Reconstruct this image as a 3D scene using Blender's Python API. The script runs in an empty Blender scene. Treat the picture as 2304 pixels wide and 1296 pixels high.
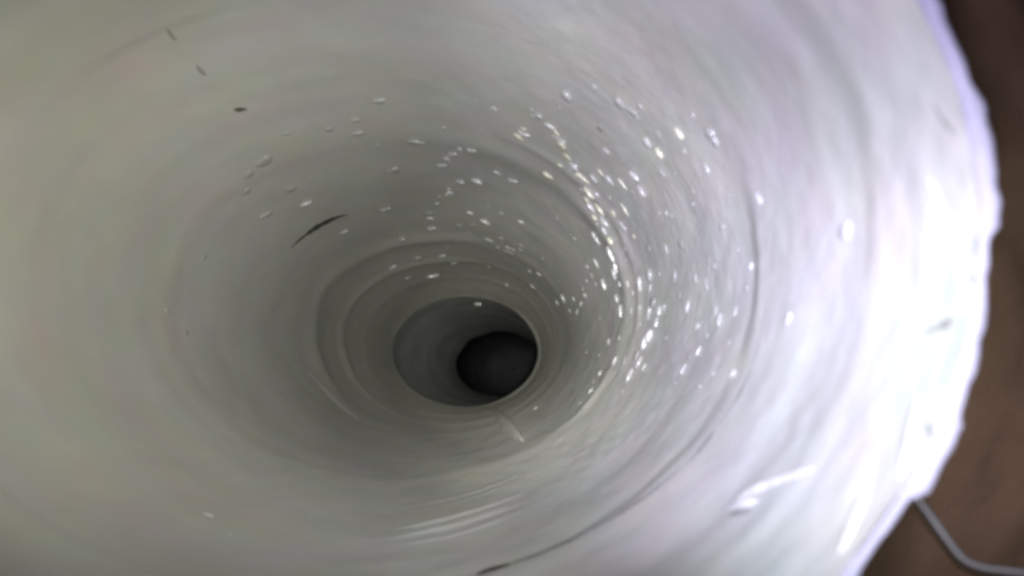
import bpy, math, random
import numpy as np
from mathutils import Matrix, Vector

# ------------------------------------------------------------------ camera, world, lamps, exposure
sc = bpy.context.scene
C = sc.collection
F = 1600.0                      # focal length in photograph pixels (photograph 2304 x 1296)
VX, VY = 1120.0, 834.0          # where the pipe's axis direction vanishes

cam_d = bpy.data.cameras.new('camera')
cam = bpy.data.objects.new('camera', cam_d)
C.objects.link(cam)
cam.location = (0, 0, 0)
cam.rotation_euler = (math.pi / 2, 0, 0)      # looks along +Y
cam_d.sensor_width = 36.0
cam_d.lens = F / 2304 * 36
cam_d.shift_x = (1152 - VX) / 2304
cam_d.shift_y = (VY - 648) / 2304
cam_d.clip_start = 0.002
cam_d.clip_end = 50
cam_d.dof.use_dof = True
cam_d.dof.focus_distance = 0.42
cam_d.dof.aperture_fstop = 15.0
sc.camera = cam

w = bpy.data.worlds.new('World')
sc.world = w
w.use_nodes = True
w.node_tree.nodes['Background'].inputs[0].default_value = (0.80, 0.90, 1.0, 1)
w.node_tree.nodes['Background'].inputs[1].default_value = 0.02

def lamp(name, power, loc, target, cone=None, blend=1.0, radius=0.004, col=(1, 1, 1)):
    d = bpy.data.lights.new(name, 'SPOT' if cone else 'POINT')
    d.energy = power
    d.color = col
    d.shadow_soft_size = radius
    if cone:
        d.spot_size = math.radians(cone)
        d.spot_blend = blend
    o = bpy.data.objects.new(name, d)
    C.objects.link(o)
    o.location = loc
    o.rotation_euler = (Vector(target) - Vector(loc)).to_track_quat('-Z', 'Y').to_euler()
    return o

# inspection camera's light beside the lens, as added spots fitted in aim and colour
lamp('inspection_fit_spot', 0.950, (0.004, -0.004, 0.0), (0.055, 0.1, 0.0), 50, col=(0.863, 0.963, 1.000))
lamp('inspection_fit_spot', 0.320, (0.004, -0.004, 0.0), (0.0535, 0.095, 0.0020), 34, col=(0.950, 0.950, 1.000))  # extra tight spot added to brighten the patch near the mouth
lamp('inspection_fit_spot', 2.616, (-0.008, -0.004, 0.006), (-0.03, 1, 0.1), 60, col=(0.967, 0.972, 1.000))
lamp('inspection_fit_spot', 1.683, (-0.022, -0.004, 0.004), (0.055, 0.2, 0.01), 40, col=(0.632, 0.615, 1.000))
lamp('inspection_fit_spot', 52.348, (0.006, -0.004, -0.004), (-0.03, 1, 0.02), 15, col=(1.000, 0.991, 0.836))
lamp('inspection_fit_spot', 11.370, (0.0, -0.004, 0.006), (0, 1, 0.03), 28, col=(1.000, 0.993, 0.935))
lamp('inspection_fit_spot', 1.720, (0.01, -0.004, 0.004), (-0.14, 0.3, 0.04), 50, col=(1.000, 0.968, 0.766))
lamp('inspection_fit_spot', 17.185, (-0.006, -0.004, 0.004), (0.0, 1, 0.01), 8, col=(0.921, 0.913, 1.000))
lamp('inspection_fit_spot', 1.443, (-0.006, -0.004, -0.004), (0.05, 0.16, 0.06), 50, col=(0.768, 0.716, 1.000))
lamp('inspection_fit_spot', 0.711, (0.012, 0.0, 0.03), (0.062, 0.115, -0.012), 45, col=(0.858, 0.813, 1.000))
lamp('inspection_fit_spot', 0.080, (-0.01, 0.0, -0.01), (0.062, 0.115, -0.008), 40, col=(0.044, 0.000, 1.000))

sc.view_settings.view_transform = 'Standard'
sc.view_settings.look = 'None'
sc.view_settings.exposure = 0.0
sc.view_settings.gamma = 1.0
sc.render.engine = 'CYCLES'
sc.cycles.use_denoising = True
sc.cycles.max_bounces = 10
sc.cycles.diffuse_bounces = 8
sc.cycles.pixel_filter_type = 'BLACKMAN_HARRIS'
sc.cycles.filter_width = 3.5
sc.cycles.caustics_reflective = False
sc.cycles.caustics_refractive = False
sc.cycles.sample_clamp_indirect = 4.0

# ------------------------------------------------------------------ noise
def noise_grid(seed, nt, nu):
    return np.random.default_rng(seed).uniform(-1, 1, (nt, nu))

GR = {}
def vnoise(th, u, ft, fu, seed):
    """smooth value noise, periodic in theta; ft cells round the pipe, fu cells per unit of u"""
    key = (seed, ft)
    if key not in GR:
        GR[key] = noise_grid(seed, ft, 512)
    g = GR[key]
    x = (np.asarray(th) / (2 * np.pi) * ft) % ft
    y = (np.asarray(u) * fu) % 510
    i = np.floor(x).astype(int); j = np.floor(y).astype(int)
    fx = x - i; fy = y - j
    fx = fx * fx * (3 - 2 * fx); fy = fy * fy * (3 - 2 * fy)
    i0 = i % ft; i1 = (i + 1) % ft
    return (g[i0, j] * (1 - fx) + g[i1, j] * fx) * (1 - fy) + (g[i0, j + 1] * (1 - fx) + g[i1, j + 1] * fx) * fy

def sstep(a, b, x):
    t = np.clip((x - a) / (b - a), 0, 1)
    return t * t * (3 - 2 * t)

def gauss(x, c, s):
    return np.exp(-((x - c) / s) ** 2)

def ang(th, lo, hi, soft=12):
    """1 inside lo..hi degrees, soft ends"""
    d = (np.degrees(th) + 180 - lo) % 360 - 180
    span = hi - lo
    return sstep(-soft, soft, d) * (1 - sstep(span - soft, span + soft, d))

# ------------------------------------------------------------------ the pipe's form
RA, RB = 0.100, 0.0752          # an oval bore, wider than tall
KA = np.array([100, 172, 245, 290, 505, 985, 1500, 1930, 2600.])
KX = np.array([1077, 1046, 1012, 992, 893, 722, 490, 295, 0.])
KY = np.array([810, 790, 768, 757, 697, 596, 548, 520, 480.])
def centre(y):
    a = F * RA / np.asarray(y, float)
    cx = np.interp(a, KA, KX); cy = np.interp(a, KA, KY)
    return (cx - VX) * y / F, -(cy - VY) * y / F
_ys = np.linspace(0.05, 2.0, 4000)
_cx, _cz = centre(_ys)
_k = np.hanning(61); _k /= _k.sum()
_cx = np.convolve(np.pad(_cx, 30, 'edge'), _k, 'valid'); _cz = np.convolve(np.pad(_cz, 30, 'edge'), _k, 'valid')
def centre_s(y):
    return np.interp(y, _ys, _cx), np.interp(y, _ys, _cz)

def S(th, y):
    """bore radius as a share of the plain oval, at angle th and depth y"""
    th = np.asarray(th, float); y = np.asarray(y, float)
    a = F * RA / y
    u = np.log(a) * 6
    wob = 1 + 0.016 * vnoise(th, u, 7, 1.0, 5) + 0.008 * vnoise(th, u, 19, 1.5, 6)
    aw = a * wob
    s = np.ones(np.broadcast(th, y).shape)
    # slow unevenness of the lining, in rings
    s = s + 0.0026 * vnoise(th, u, 5, 1.6, 1) + 0.0009 * vnoise(th, u, 13, 4.0, 2) * sstep(230, 420, a)
    # joint nearest the mouth
    right = ang(th, -100, 25, 25)
    s = s + right * (0.75 + 0.6 * vnoise(th, u * 0, 17, 1, 9)) * (0.012 * sstep(1015, 955, aw) * (1 - sstep(930, 640, aw)) - 0.006 * sstep(1400, 1040, aw) * (1 - sstep(1010, 960, aw)))
    s = s + 0.006 * ang(th, -142, -116, 8) * sstep(1005, 965, a) * (1 - sstep(930, 740, a))
    s = s + 0.006 * ang(th, 107, 130, 7) * sstep(856, 828, a) * (1 - sstep(815, 700, a))
    # soft hollow on the upper right
    s = s + 0.006 * gauss(aw, 1430, 70) * ang(th, 2, 60, 20)
    s = s + 0.004 * gauss(aw, 1260, 60) * ang(th, -75, -10, 20)
    s = s + 0.006 * gauss(aw, 810, 40) * ang(th, -90, -20, 20)
    # second joint: a lip, then a slightly wider length
    lip = 0.2 + 0.8 * ang(th, -40, 72, 38)
    lip = lip * (0.75 + 0.55 * vnoise(th, u * 0, 23, 1, 24))
    s = s - 0.011 * lip * gauss(aw, 522, 15) + 0.016 * lip * sstep(520, 480, aw) * (1 - sstep(430, 330, aw))
    s = s - 0.010 * gauss(aw, 560, 10) * ang(th, -20, 60, 15) * (0.6 + 0.4 * vnoise(th, u * 0, 40, 1, 7))
    # two narrow ridges further in
    up = (0.30 + 0.70 * ang(th, 70, 215, 25)) * (0.8 + 0.6 * vnoise(th, u * 0, 11, 1, 25))
    s = s - 0.024 * up * gauss(aw, 292, 10) - 0.020 * up * gauss(aw, 246, 6)
    s = s - 0.006 * gauss(aw, 208, 5)
    s = s + 0.0009 * vnoise(th, u, 150, 16, 8) * sstep(330, 420, a) * (1 - sstep(800, 1000, a)) * ang(th, -55, 55, 25)
    s = s + 0.0007 * vnoise(th, u, 30, 4, 10) * sstep(950, 1250, a)
    # wrinkles low down on the floor
    fold = 1.0 * ang(th, -82, -63, 6)
    for c, h, sg in ((617, .005, 4), (640, .003, 4), (706, .010, 5), (727, .004, 4), (744, .010, 5), (776, .005, 5)):
        s = s - h * gauss(a + 0.9 * ((np.degrees(th) + 180) % 360 - 180 + 72), c, sg) * fold
    # uneven wet film, blotchy rather than ringed
    film = (0.35 + 0.65 * ang(th, -95, 75, 30)) * sstep(240, 360, a) * (1 - 0.45 * sstep(800, 1200, a))
    s = s + film * (0.0023 * vnoise(th, u, 58, 1.8, 21) + 0.0014 * vnoise(th, u, 131, 4.2, 22) + 0.0006 * vnoise(th, u, 230, 9.0, 23))
    return s

def wall_point(th, y, k=None):
    xc, zc = centre_s(y)
    s = S(th, y) if k is None else k
    return np.stack([xc + RA * s * np.cos(th), np.broadcast_to(y, np.broadcast(th, y).shape) + 0 * th, zc + RB * s * np.sin(th)], -1)

def hit(px, py):
    """the point of the bore that lies on the line from the lens through a pixel of the photograph"""
    dx = (px - VX) / F; dz = -(py - VY) / F
    lo, hi = 0.06, 1.2
    def g(y):
        xc, zc = centre_s(y)
        x = (dx * y - xc) / RA; z = (dz * y - zc) / RB
        th = math.atan2(z, x)
        return math.hypot(x, z) - float(S(th, y)), th
    # march outward so the nearest wall is found
    ys = np.geomspace(lo, hi, 160)
    xc, zc = centre_s(ys)
    x = (dx * ys - xc) / RA; z = (dz * ys - zc) / RB
    v = np.hypot(x, z) - S(np.arctan2(z, x), ys)
    idx = np.nonzero((v[:-1] < 0) & (v[1:] >= 0))[0]
    if len(idx) == 0:
        return None
    lo, hi = ys[idx[0]], ys[idx[0] + 1]
    for _ in range(24):
        m = (lo + hi) / 2
        if g(m)[0] < 0: lo = m
        else: hi = m
    y = (lo + hi) / 2
    th = g(y)[1]
    return th, y

def inward(th, y):
    xc, zc = centre_s(y)
    n = Vector((-math.cos(th) / RA, 0, -math.sin(th) / RB))
    return n.normalized()

# ------------------------------------------------------------------ materials
def mat(name, base, rough=0.4, spec=0.5, var=0.06, vscale=8, bump=0.0, bscale=200, trans=0.0, ior=1.45, tint=None, rvar=0.0, coat=0.0, mottle=0.0):
    m = bpy.data.materials.new(name); m.use_nodes = True
    nt = m.node_tree; N = nt.nodes; L = nt.links
    b = N['Principled BSDF']
    tc = N.new('ShaderNodeTexCoord')
    n1 = N.new('ShaderNodeTexNoise'); n1.inputs['Scale'].default_value = vscale; n1.inputs['Detail'].default_value = 5
    L.new(tc.outputs['Object'], n1.inputs['Vector'])
    r = N.new('ShaderNodeValToRGB')
    c0 = [max(0, v * (1 - var)) for v in base]; c1 = [min(1, v * (1 + var)) for v in base]
    if tint: c0 = [c * t for c, t in zip(c0, tint)]
    r.color_ramp.elements[0].position = 0.3; r.color_ramp.elements[1].position = 0.7
    r.color_ramp.elements[0].color = (*c0, 1); r.color_ramp.elements[1].color = (*c1, 1)
    L.new(n1.outputs['Fac'], r.inputs['Fac'])
    if mottle:
        n4 = N.new('ShaderNodeTexNoise'); n4.inputs['Scale'].default_value = vscale * 1.7; n4.inputs['Detail'].default_value = 3
        L.new(tc.outputs['Object'], n4.inputs['Vector'])
        va = N.new('ShaderNodeVectorMath'); va.operation = 'MULTIPLY_ADD'
        L.new(n4.outputs['Color'], va.inputs[0]); va.inputs[1].default_value = (mottle,) * 3; va.inputs[2].default_value = (1 - mottle / 2,) * 3
        vm = N.new('ShaderNodeVectorMath'); vm.operation = 'MULTIPLY'
        L.new(r.outputs['Color'], vm.inputs[0]); L.new(va.outputs['Vector'], vm.inputs[1])
        L.new(vm.outputs['Vector'], b.inputs['Base Color'])
    else:
        L.new(r.outputs['Color'], b.inputs['Base Color'])
    b.inputs['Roughness'].default_value = rough
    b.inputs['Specular IOR Level'].default_value = spec
    b.inputs['IOR'].default_value = ior
    b.inputs['Transmission Weight'].default_value = trans
    b.inputs['Coat Weight'].default_value = coat
    if rvar:
        n3 = N.new('ShaderNodeTexNoise'); n3.inputs['Scale'].default_value = vscale * 2.3; n3.inputs['Detail'].default_value = 4
        L.new(tc.outputs['Object'], n3.inputs['Vector'])
        mr = N.new('ShaderNodeMapRange'); mr.inputs['From Min'].default_value = 0.3; mr.inputs['From Max'].default_value = 0.7
        mr.inputs['To Min'].default_value = rough - rvar; mr.inputs['To Max'].default_value = rough + rvar
        L.new(n3.outputs['Fac'], mr.inputs['Value']); L.new(mr.outputs['Result'], b.inputs['Roughness'])
    if bump:
        n2 = N.new('ShaderNodeTexNoise'); n2.inputs['Scale'].default_value = bscale; n2.inputs['Detail'].default_value = 4
        L.new(tc.outputs['Object'], n2.inputs['Vector'])
        bp = N.new('ShaderNodeBump'); bp.inputs['Strength'].default_value = bump; bp.inputs['Distance'].default_value = 0.001
        L.new(n2.outputs['Fac'], bp.inputs['Height']); L.new(bp.outputs['Normal'], b.inputs['Normal'])
    return m

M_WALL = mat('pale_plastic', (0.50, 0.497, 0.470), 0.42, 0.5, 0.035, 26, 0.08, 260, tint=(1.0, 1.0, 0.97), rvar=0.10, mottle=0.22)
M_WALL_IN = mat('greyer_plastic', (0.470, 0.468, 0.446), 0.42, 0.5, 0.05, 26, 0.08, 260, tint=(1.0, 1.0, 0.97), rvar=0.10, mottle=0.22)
M_RIM = mat('cut_plastic', (0.27, 0.255, 0.32), 0.6, 0.2, 0.14, 60, 0.6, 300)
M_RIDGE = mat('wet_white_lump', (0.52, 0.51, 0.49), 0.35, 0.6, 0.05, 80, 0.2, 500)
M_GRIME_SHADE = mat('dark_grime_shade', (0.075, 0.073, 0.062), 0.8, 0.1, 0.3, 120)
M_SOFT = mat('grey_grime_shade', (0.26, 0.255, 0.24), 0.7, 0.2, 0.15, 150)
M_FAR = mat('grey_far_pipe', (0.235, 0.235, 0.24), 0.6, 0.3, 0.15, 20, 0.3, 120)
M_END = mat('unlit_depth_dark', (0.060, 0.060, 0.067), 0.9, 0.05, 0.3, 8)  # dark colour standing in for the unlit depth of the drain
M_EARTH = mat('brown_earth', (0.175, 0.105, 0.066), 0.95, 0.1, 0.18, 30, 0.4, 300)
M_CORD = mat('grey_cord', (0.29, 0.265, 0.25), 0.8, 0.2, 0.1, 100)
M_DROP = [mat('bright_water', (0.80, 0.80, 0.79), 0.2, 0.8, 0.02, 100, trans=0.38, coat=1.0),  # bodies whitened so the clear drops read as glints
          mat('mid_glint_water', (0.66, 0.66, 0.64), 0.2, 0.8, 0.02, 100, trans=0.45, coat=1.0),
          mat('dull_water', (0.55, 0.55, 0.52), 0.25, 0.8, 0.02, 100, trans=0.55, coat=0.7)]
M_DROP.append(mat('yellowish_water', (0.82, 0.80, 0.62), 0.2, 0.8, 0.02, 100, trans=0.30, coat=1.0))
for m_ in M_DROP:
    b_ = m_.node_tree.nodes['Principled BSDF']
    b_.inputs['Coat Roughness'].default_value = 0.27
    b_.inputs['Coat IOR'].default_value = 1.8

# ------------------------------------------------------------------ object helpers
def mesh_obj(name, verts, faces, m, parent=None, smooth=True):
    me = bpy.data.meshes.new(name)
    v = np.asarray(verts, dtype=np.float64).reshape(-1, 3)
    me.from_pydata(v.tolist(), [], faces if isinstance(faces, list) else faces.tolist())
    me.materials.append(m)
    if smooth:
        me.polygons.foreach_set('use_smooth', [True] * len(me.polygons))
    me.update()
    o = bpy.data.objects.new(name, me); C.objects.link(o)
    if parent: o.parent = parent
    return o

def grid_faces(nr, nc, wrap=False, flip=False):
    i = np.arange(nr - 1)[:, None]; j = np.arange(nc if wrap else nc - 1)[None, :]
    j2 = (j + 1) % nc
    a = i * nc + j; b = i * nc + j2; c = (i + 1) * nc + j2; d = (i + 1) * nc + j
    f = np.stack(np.broadcast_arrays(a, b, c, d), -1).reshape(-1, 4)
    return f[:, ::-1] if flip else f

def tag(o, label, cat, group=None):
    o['label'] = label; o['category'] = cat
    if group: o['group'] = group
    return o

def struct(o):
    o['kind'] = 'structure'; return o

def empty(name, loc=(0, 0, 0)):
    o = bpy.data.objects.new(name, None); C.objects.link(o); o.location = loc
    o.empty_display_size = 0.01
    return o

# ------------------------------------------------------------------ the pipe
pipe = tag(empty('drain_pipe'), 'pale grey oval plastic drain pipe seen into its open end, wet ringed bore', 'pipe')
NT = 640
TH = np.linspace(0, 2 * np.pi, NT, endpoint=False)

def bore(a_near, a_far, n, m=None):
    ys = F * RA / np.linspace(a_near, a_far, n)
    P = wall_point(TH[None, :], ys[:, None])
    return mesh_obj('pipe_length', P, grid_faces(n, NT, True, True), m or M_WALL, pipe)

A_RIM = 1875.0
bore(A_RIM, 985, 150)
bore(985, 505, 260)
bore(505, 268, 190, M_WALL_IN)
bore(268, 172, 130)

# the sawn end: chamfer, ragged edge, outside of the pipe
def rim_piece():
    rows = []
    y0 = F * RA / A_RIM
    d = (np.degrees(TH) + 180) % 360 - 180
    EX = [-180, -60, -35, -30, -24.6, -23.9, -22, -17.4, -16.6, -13, -8, -.4, .6, 3, 8, 12, 13.6, 20, 25, 60, 180]
    EY = [0, .002, 0, -.008, -.010, .008, .004, .005, -.004, -.002, -.005, -.008, .005, .004, .003, .003, -.006, 0, 0, .003, 0]
    rg = np.interp(d, EX, EY) + 0.0036 * vnoise(TH, 0 * TH, 83, 1, 32) + 0.0022 * vnoise(TH, 0 * TH, 260, 1, 33)
    rg2 = 0.004 * vnoise(TH, 0 * TH, 34, 1, 35) + 0.003 * vnoise(TH, 0 * TH, 90, 1, 36)
    base = S(TH, y0)
    prof = [(0.0, 0.0, 0, 0), (0.0004, 0.002, .2, .3), (-0.0004, 0.008, .4, .8), (-0.0006, 0.016, .8, 1), (-0.0004, 0.021, 1, .6),
            (0.0004, 0.025, 1, .3), (0.0015, 0.027, 1, 0), (0.0040, 0.028, 1, 0), (0.012, 0.028, .6, 0), (0.05, 0.028, .3, 0), (0.30, 0.028, .2, 0)]
    for dy, dr, k, k2 in prof:
        y = y0 + dy + 0.10 * rg2 * k2
        s = base + dr + rg * k
        xc, zc = centre_s(y)
        rows.append(np.stack([xc + RA * s * np.cos(TH), y + 0 * TH, zc + RB * s * np.sin(TH)], -1))
    return mesh_obj('cut_end', np.array(rows), grid_faces(len(rows), NT, True), M_RIM, pipe)
rim_piece()

# lip at the far end of the pale lining
def far_lip():
    y0 = F * RA / 172
    rows = []
    for dy, s in ((0.0, 1.0), (0.010, 0.998), (0.022, 0.994), (0.030, 0.992), (0.038, 0.992), (0.039, 0.995), (0.039, 1.12)):
        y = y0 + dy
        s2 = s + 0.006 * vnoise(TH, 0 * TH, 14, 1, 41)
        s2 = s2 - (1 - s) * 2.5 * ang(TH, -65, 45, 20)
        if s == 1.0: s2 = S(TH, np.full(NT, y))
        rows.append(wall_point(TH, np.full(NT, y), s2))
    return mesh_obj('end_lip', np.array(rows), grid_faces(len(rows), NT, True), M_WALL, pipe)
far_lip()

def far_pipe():
    rows = []
    y0 = F * RA / 172 + 0.012
    xc0, zc0 = centre_s(y0)
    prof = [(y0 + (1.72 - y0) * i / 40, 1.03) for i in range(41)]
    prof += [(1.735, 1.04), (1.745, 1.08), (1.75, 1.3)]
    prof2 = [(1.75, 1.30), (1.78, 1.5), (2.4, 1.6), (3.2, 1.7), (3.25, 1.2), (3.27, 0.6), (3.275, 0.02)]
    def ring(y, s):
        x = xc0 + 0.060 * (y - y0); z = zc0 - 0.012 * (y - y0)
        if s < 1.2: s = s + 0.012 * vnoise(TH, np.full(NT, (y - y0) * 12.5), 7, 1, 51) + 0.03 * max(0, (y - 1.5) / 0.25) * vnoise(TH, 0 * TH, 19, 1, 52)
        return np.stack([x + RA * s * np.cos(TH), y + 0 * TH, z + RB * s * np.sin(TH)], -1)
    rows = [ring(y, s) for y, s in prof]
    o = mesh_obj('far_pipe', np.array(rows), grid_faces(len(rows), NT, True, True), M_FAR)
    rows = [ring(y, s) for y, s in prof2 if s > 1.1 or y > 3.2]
    mesh_obj('dark_end', np.array(rows), grid_faces(len(rows), NT, True, True), M_END, o)  # added end piece, coloured dark like the unlit depth
    return o
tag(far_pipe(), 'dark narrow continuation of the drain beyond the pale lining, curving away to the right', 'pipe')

# ------------------------------------------------------------------ mounds on the bore: ridges, grime, seam shadow strips
def spline(pts, n):
    p = np.array(pts, float)
    t = np.linspace(0, len(p) - 1, n)
    out = []
    for tt in t:
        i = min(int(tt), len(p) - 2); f = tt - i
        p0 = p[max(i - 1, 0)]; p1 = p[i]; p2 = p[i + 1]; p3 = p[min(i + 2, len(p) - 1)]
        out.append(0.5 * ((2 * p1) + (-p0 + p2) * f + (2 * p0 - 5 * p1 + 4 * p2 - p3) * f * f + (-p0 + 3 * p1 - 3 * p2 + p3) * f ** 3))
    return np.array(out)

def mound(name, pts, height, m, parent=pipe, n=28, nc=7, seed=0, rag=0.15):
    """a raised strip that follows the bore; pts are (px, py, half width in px), height in metres"""
    P = spline(pts, n)
    rg = random.Random(seed + len(pts) * 7 + int(pts[0][0]))
    V = []
    for i in range(n):
        x, y, hw = P[i]
        a = P[max(i - 1, 0)]; b = P[min(i + 1, n - 1)]
        tx, ty = b[0] - a[0], b[1] - a[1]
        l = math.hypot(tx, ty) or 1
        nx, ny = -ty / l, tx / l
        end = math.sin(math.pi * min(1, max(0, i / (n - 1)))) ** 0.5
        hw = max(hw, 0.4) * (1 + rg.uniform(-rag, rag))
        for j in range(nc):
            q = (j / (nc - 1)) * 2 - 1
            h_ = hit(x + nx * hw * q, y + ny * hw * q)
            th, yy = h_
            p = Vector(wall_point(np.array(th), np.array(yy)))
            k = (1 - q * q) * end
            V.append(p + inward(th, yy) * (height * (1.25 * k - 0.25)))
    return mesh_obj(name, [tuple(v) for v in V], grid_faces(n, nc), m, parent)

# dark curved gash above the bright drop
mound('gash', [(652, 560, 1), (680, 535, 3), (712, 512, 5.5), (740, 497, 5), (762, 488, 3), (784, 483, 1.2)], 0.0005, M_GRIME_SHADE, n=60, rag=0.3)
# seam at the nearest joint, its shadow line laid on as dark strips
mound('joint_seam_shade', [(1612, 965, 1.5), (1598, 985, 5), (1580, 1008, 5), (1560, 1030, 3), (1540, 1047, 1)], 0.0003, M_SOFT)
mound('joint_seam_shade', [(1070, 1294, 2), (1095, 1284, 5), (1122, 1276, 5), (1150, 1268, 2)], 0.0003, M_GRIME_SHADE)
mound('joint_seam_shade', [(1724, 690, .8), (1702, 800, 2.2), (1662, 890, 2.6), (1616, 960, 1.5)], 0.0002, M_SOFT, n=40)
mound('joint_seam_shade', [(1535, 1050, 1.5), (1450, 1120, 3.5), (1350, 1182, 3.5), (1250, 1232, 3.5), (1152, 1268, 2)], 0.0002, M_SOFT, n=40)
# pale dribbles
mound('mineral_streak', [(1108, 918, 8), (1130, 944, 15), (1155, 970, 16), (1178, 992, 4)], 0.0040, M_RIDGE)
mound('mineral_streak', [(690, 832, 2), (725, 868, 6), (755, 898, 8), (785, 925, 6), (812, 942, 2)], 0.0010, M_RIDGE)
mound('mineral_streak', [(1650, 1128, 4), (1675, 1112, 10), (1720, 1092, 9), (1775, 1072, 9), (1835, 1052, 4)], 0.0009, M_RIDGE)
mound('mineral_lump', [(1632, 1146, 3), (1655, 1138, 9), (1680, 1132, 10), (1705, 1124, 4)], 0.0010, M_RIDGE)

mound('plastic_burr', [(2085, 395, 3), (2105, 450, 11), (2125, 520, 13), (2145, 580, 12), (2160, 640, 4)], 0.0005, M_RIDGE)
mound('plastic_burr', [(1958, 1078, 4), (1942, 1120, 13), (1920, 1170, 13), (1900, 1220, 10), (1885, 1250, 3)], 0.0005, M_RIDGE)
mound('plastic_burr', [(2066, 880, 4), (2058, 930, 12), (2046, 990, 12), (2030, 1050, 10), (2022, 1080, 3)], 0.0005, M_RIDGE)
mound('grey_smudge', [(2070, 748, 1), (2095, 744, 3), (2112, 738, 6), (2132, 728, 12), (2148, 716, 3)], 0.0003, M_SOFT)
mound('grey_smudge', [(2086, 952, 3), (2092, 962, 9), (2096, 975, 9), (2098, 985, 3)], 0.0003, M_SOFT)
mound('grey_smudge', [(1640, 1160, 2), (1660, 1154, 8), (1685, 1150, 6), (1696, 1146, 2)], 0.0003, M_SOFT)
mound('grey_smudge', [(2096, 226, 2), (2115, 256, 5), (2136, 285, 6), (2150, 306, 2)], 0.0003, M_SOFT)

# ------------------------------------------------------------------ brown earth round the pipe and a loose cord
def earth():
    n = 180; m = 90
    rows = []
    for i in range(m):
        t = i / (m - 1)
        r = 1.03 + 5.0 * t ** 1.4
        y = 0.20 + 0.0 * t + 0.004 * vnoise(TH[::4], np.full(NT // 4, t * 30), 40, 1, 61) + 0.002 * vnoise(TH[::4], np.full(NT // 4, t * 60), 80, 1, 62)
        xc, zc = centre_s(0.20)
        rows.append(np.stack([xc + RA * r * np.cos(TH[::4]), y, zc + RB * r * np.sin(TH[::4])], -1))
    return mesh_obj('earth_wall', np.array(rows), grid_faces(m, NT // 4, True), M_EARTH)
struct(earth())

def world_at(px, py, y):
    return Vector(((px - VX) / F * y, y, -(py - VY) / F * y))

def cord():
    pts = [(2030, 1080, .186), (2085, 1150, .189), (2125, 1205, .190), (2165, 1255, .191), (2210, 1276, .191), (2265, 1284, .191), (2340, 1292, .191)]
    P = spline([tuple(world_at(*p)) for p in pts], 50)
    V = []
    nc = 10
    for i in range(len(P)):
        t = Vector(P[min(i + 1, len(P) - 1)]) - Vector(P[max(i - 1, 0)])
        t.normalize()
        a = t.cross(Vector((0, 1, 0))).normalized(); b = t.cross(a)
        r = 0.0013
        for j in range(nc):
            q = 2 * math.pi * j / nc
            V.append(tuple(Vector(P[i]) + a * r * math.cos(q) + b * r * math.sin(q)))
    return mesh_obj('cord', V, grid_faces(len(P), nc, True), M_CORD)
tag(cord(), 'thin grey cord hanging in a curve below the notched right end of the pipe', 'cord')

# ------------------------------------------------------------------ water drops
rnd = random.Random(4)
def drop_mesh(seed, m):
    r = random.Random(seed)
    nr, nc = 11, 20
    V = []
    k1, k2, p1, p2 = r.uniform(.05, .30), r.uniform(.03, .18), r.uniform(0, 6.28), r.uniform(0, 6.28)
    sx, sy = r.uniform(-.3, .3), r.uniform(-.3, .3)
    for i in range(nr):
        f = i / (nr - 1)
        el = -0.55 + (math.pi / 2 + 0.55) * f
        for j in range(nc):
            q = 2 * math.pi * j / nc
            rr = math.cos(el) * (1 + (k1 * math.cos(2 * q + p1) + k2 * math.cos(3 * q + p2)) * (1 - f))
            V.append((rr * math.cos(q) + sx * math.sin(el), rr * math.sin(q) + sy * math.sin(el), math.sin(el) + 0.40))
    me = bpy.data.meshes.new('water_drop')
    me.from_pydata(V, [], grid_faces(nr, nc, True).tolist())
    me.materials.append(m)
    me.polygons.foreach_set('use_smooth', [True] * len(me.polygons))
    me.update()
    return me
DROPS = [[drop_mesh(i, m) for i in range(9)] for m in M_DROP]

def drop(px, py, L, W=None, label=None, group=None, hgt=0.42, rot=0.0, kind=0):
    """a drop clinging to the bore: L its width in px round the pipe, W its share along the pipe"""
    h_ = hit(px, py)
    if h_ is None: return None
    th, y = h_
    p = Vector(wall_point(np.array(th), np.array(y)))
    n = inward(th, y)
    t1 = Vector((-RA * math.sin(th), 0, RB * math.cos(th))).normalized()
    t2 = n.cross(t1)
    r = 0.42 * L * y / F
    wa = (W or rnd.uniform(.55, 1.05)) * r
    hh = 0.85 * hgt * r * rnd.uniform(.75, 1.35)
    rot = rot or rnd.uniform(-.45, .45)
    if rot:
        q = Matrix.Rotation(rot, 3, n); t1 = q @ t1; t2 = q @ t2
    o = bpy.data.objects.new('water_drop', rnd.choice(DROPS[kind])); C.objects.link(o)
    mtx = Matrix((t1 * r, t2 * wa, n * hh)).transposed().to_4x4()
    mtx.translation = p
    o.matrix_world = mtx
    tag(o, label or 'small clear water drop clinging to the grey pipe wall', 'water drop', group)
    return o

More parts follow.
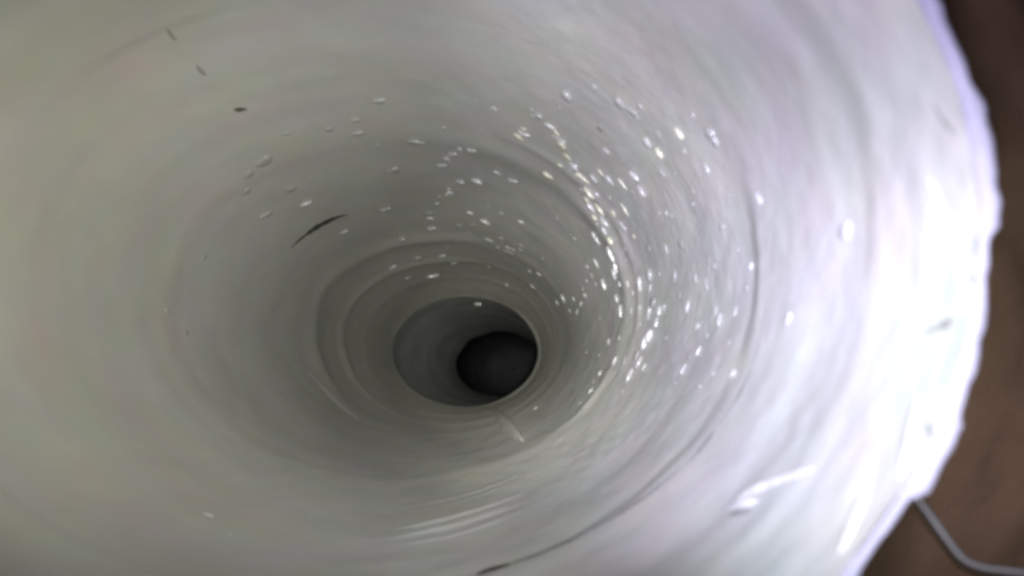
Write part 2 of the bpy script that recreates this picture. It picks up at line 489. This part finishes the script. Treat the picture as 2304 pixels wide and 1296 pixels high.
BIG = [
 (975, 620, 30, 'very bright round drop just above the dark far opening'),
 (775, 521, 30, 'bright drop right below the dark gash on the left'),
 (1092, 498, 30, 'bright tilted drop in the middle of the upper wall above the far opening'),
 (1074, 406, 36, 'broad bright drop under the small group of drops on the ceiling'),
 (1036, 407, 30, 'dimmer drop just left of the broad bright ceiling drop'),
 (1155, 407, 28, 'slanting drop just right of the broad bright ceiling drop'),
 (687, 457, 34, 'whitish drop up and left of the dark gash'),
 (1112, 244, 22, 'lone bright drop high on the ceiling in front of the ringed joint'),
 (1276, 354, 34, 'yellowish bright drop on the upper right lip of the middle joint'),
 (1264, 326, 34, 'longer yellowish drop uppermost on the lip of the middle joint'),
 (1457, 322, 40, 'large white drop alone on the upper right wall'),
 (1444, 428, 40, 'long white slanting drop on the right wall below the large white one'),
 (1383, 616, 36, 'brightest upright drop on the right lip of the middle joint'),
 (1374, 541, 26, 'pale yellow drop just above the brightest one on the right lip'),
 (1708, 448, 36, 'bright white drop on the edge of the nearest joint'),
 (1903, 520, 60, 'large white blob of water on the bright wall near the pipe mouth'),
 (1774, 716, 40, 'pale upright drop on the lavender wall past the nearest joint'),
 (1463, 757, 40, 'long white drop low on the right wall, tilted along the ring'),
 (1485, 700, 30, 'short white drop above the long tilted one on the right wall'),
 (1276, 214, 40, 'faint slanting drop on the top right, left of a dashed streak of water'),
 (852, 226, 38, 'faint flat drop high on the upper left ceiling'),
 (468, 1158, 26, 'small pale drop low on the left floor, upper of a pair'),
 (518, 1202, 14, 'small pale drop low on the left floor, lower of a pair'),
 (885, 600, 20, 'pale drop left of the very bright one above the far opening'),
 (917, 625, 22, 'dim drop next to the very bright one above the far opening'),
]
for x, y, L, lab in BIG:
    drop(x, y, L, None, lab, kind=3 if 'yellow' in lab else 1 if ('faint' in lab or 'dim' in lab) else 0)

STREAK = [(1395, 232, 46), (1420, 250, 40), (1442, 240, 30), (1432, 264, 26)]
for x, y, L in STREAK:
    drop(x, y, L, .7, 'white water bead in a dashed slanting streak at the upper right', 'beads of the dashed upper right streak', .35, 0.0, 1)
CEIL = [(1010, 425, 18), (1012, 433, 22), (1005, 437, 14), (1118, 388, 26), (995, 372, 28), (1020, 345, 34), (1062, 338, 26), (1014, 350, 24), (1005, 357, 22), (1035, 335, 18)]
for x, y, L in CEIL:
    drop(x, y, L, None, 'small glinting bead in the upper group on the pipe ceiling', 'upper group of ceiling beads', .38, 0.0, rnd.choice((0, 0, 1)))
MID = [(1058, 478, 22), (1172, 499, 20), (966, 480, 28), (968, 491, 24), (972, 513, 24), (1032, 507, 18), (900, 519, 12), (905, 537, 20), (1100, 541, 32), (1127, 536, 14),
       (1140, 566, 18), (1120, 556, 14), (1155, 562, 14), (1172, 552, 14), (1008, 554, 18), (995, 575, 24), (940, 580, 32), (1022, 592, 22), (983, 458, 18), (1128, 480, 14), (1150, 570, 10),
       (868, 470, 30), (885, 382, 36), (1076, 683, 20), (1192, 610, 18), (1213, 617, 14), (1198, 644, 18), (1140, 640, 10), (1100, 600, 10)]
for x, y, L in MID:
    drop(x, y, L, None, 'tiny bead on the darker wall above the far opening', 'beads above the far opening', .38, 0.0, rnd.choice((0, 1, 1, 2)))
LEFT = [(655, 425, 34), (555, 430, 30), (595, 362, 46), (600, 482, 36), (560, 392, 30), (460, 580, 20), (375, 700, 20), (420, 748, 20), (805, 300, 36), (800, 270, 30), (935, 318, 50), (740, 292, 26), (645, 300, 20)]
for x, y, L in LEFT:
    drop(x, y, L, None, 'faint dull bead on the shaded left wall', 'dull beads on the left wall', .25, 0.0, 1)
LIP = [(1300, 395), (1335, 400), (1365, 402), (1235, 395), (1288, 380), (1310, 425), (1322, 450), (1340, 490), (1352, 470), (1336, 530), (1342, 592), (1390, 672), (1360, 520), (1400, 510),
       (1425, 532), (1250, 300), (1235, 282), (1165, 306), (1180, 290), (1215, 260), (1380, 480), (1346, 438), (1405, 560), (1320, 600), (1310, 650), (1340, 640), (1395, 640), (1262, 372), (1298, 372), (1330, 425), (1372, 445), (1290, 672), (1255, 680), (1270, 672), (1300, 700), (1355, 500)]
for x, y in LIP:
    drop(x + rnd.uniform(-2, 2), y, rnd.uniform(9, 32), None, 'small bead strung along the right lip of the middle joint', 'beads on the lip of the middle joint', .42, 0.0, rnd.choice((0, 1, 1, 2)) if y > 560 else rnd.choice((0, 1, 3, 3)))
RIGHT = [(1350, 290), (1408, 335), (1365, 340), (1533, 550, 26), (1565, 628, 24), (1608, 600, 24), (1463, 620, 40), (1463, 650, 30), (1470, 680, 34), (1495, 690, 20), (1590, 755, 20), (1650, 840), (1605, 840),
         (1432, 800, 28), (1450, 826, 24), (1384, 812, 26), (1405, 812, 26), (1348, 800), (1415, 850, 30), (1400, 880), (1350, 840), (1610, 700), (1680, 650), (1530, 665), (1570, 735, 24), (1580, 725), (1500, 760), (1640, 770),
         (1610, 830), (1520, 860), (1460, 560), (1500, 480), (1560, 430), (1640, 440), (1600, 300, 44), (1610, 320, 30), (1560, 260), (1480, 300), (1540, 340), (1490, 390), (1660, 560), (1625, 510), (1690, 600), (1550, 800), (1575, 870), (1330, 880), (1370, 770), (1440, 730), (1420, 700), (1412, 640), (1450, 780)]
for t in RIGHT:
    x, y = t[:2]
    lab, grp = (('small bead on the right wall level with the ceiling drops', 'beads high on the right wall') if y < 450 else
                ('small bead on the right wall level with the lip of the far hole', 'beads low on the right wall') if y > 720 else
                ('small bead halfway up the lavender grey right wall', 'beads halfway up the right wall'))
    drop(x, y, t[2] if len(t) > 2 else rnd.uniform(7, 26), None, lab, grp, .40, 0.0, rnd.choice((0, 1, 1, 1, 2)))

LONG = [(1258, 312, 44), (1290, 372, 50), (1312, 400, 46), (1326, 432, 40), (1350, 470, 44), (1362, 500, 36), (1377, 575, 44), (1386, 600, 40), (1372, 404, 36), (1352, 388, 30), (1406, 470, 40),
        (1330, 465, 34), (1345, 540, 34), (1360, 640, 34), (1398, 700, 40), (1440, 640, 46), (1462, 700, 44), (1478, 725, 34), (1452, 770, 44), (1438, 815, 40), (1418, 845, 44), (1520, 620, 34), (1548, 690, 34),
        (1590, 640, 34), (1500, 560, 32), (1590, 380, 40), (1530, 300, 44), (1485, 345, 40), (1240, 285, 44), (1205, 262, 34), (1180, 300, 34), (1428, 395, 40), (1402, 415, 34), (1620, 720, 30), (1655, 700, 30), (1572, 790, 32), (1538, 830, 36)]
for x, y, L in LONG:
    lab, grp = (('long thin glint of water above the lip of the middle joint', 'long glints above the lip') if y < 350 else
                ('long thin glint of water along the upper half of the joint lip', 'long glints on the upper lip') if y < 560 else
                ('long thin glint of water low down between joint lip and nearest seam', 'long glints low on the right wall'))
    drop(x, y, L, rnd.uniform(.25, .45), lab, grp, .30, rnd.uniform(-.15, .15), rnd.choice((0, 1, 3)) if y < 560 else rnd.choice((0, 1, 1)))

MORE = []
rm = random.Random(12)
while len(MORE) < 55:
    a = rm.uniform(300, 820); th = math.radians(rm.gauss(35, 38))
    cx = np.interp(a, KA, KX); cy = np.interp(a, KA, KY)
    if cy - a * RB / RA * math.sin(th) < 190: continue
    MORE.append((cx + a * math.cos(th), cy - a * RB / RA * math.sin(th)))
for x, y in MORE:
    drop(x, y, rm.uniform(6, 15), None, 'fine speck of water sprinkled on the wet upper right wall', 'fine water specks on the upper right wall', .35, 0.0, rm.choice((0, 1, 1)))

# ------------------------------------------------------------------ specks of dirt
def speck(px, py, pts, label, m=M_GRIME_SHADE, h=0.0005):
    o = mound('dirt_speck', pts, h, m, None, n=10, nc=5)
    tag(o, label, 'dirt')
speck(0, 0, [(524, 246, 1), (535, 247, 5), (546, 246, 4), (558, 246, 1)], 'small black speck of dirt on the upper left wall')
speck(0, 0, [(372, 62, 1), (382, 74, 4), (390, 84, 4), (398, 92, 1)], 'faint grey smear at the top left, upper end of a scratch', M_SOFT, 0.0003)
speck(0, 0, [(440, 145, 2), (450, 156, 6), (458, 165, 4), (464, 172, 1)], 'faint grey smear on the upper left wall between two other marks', M_SOFT, 0.0003)
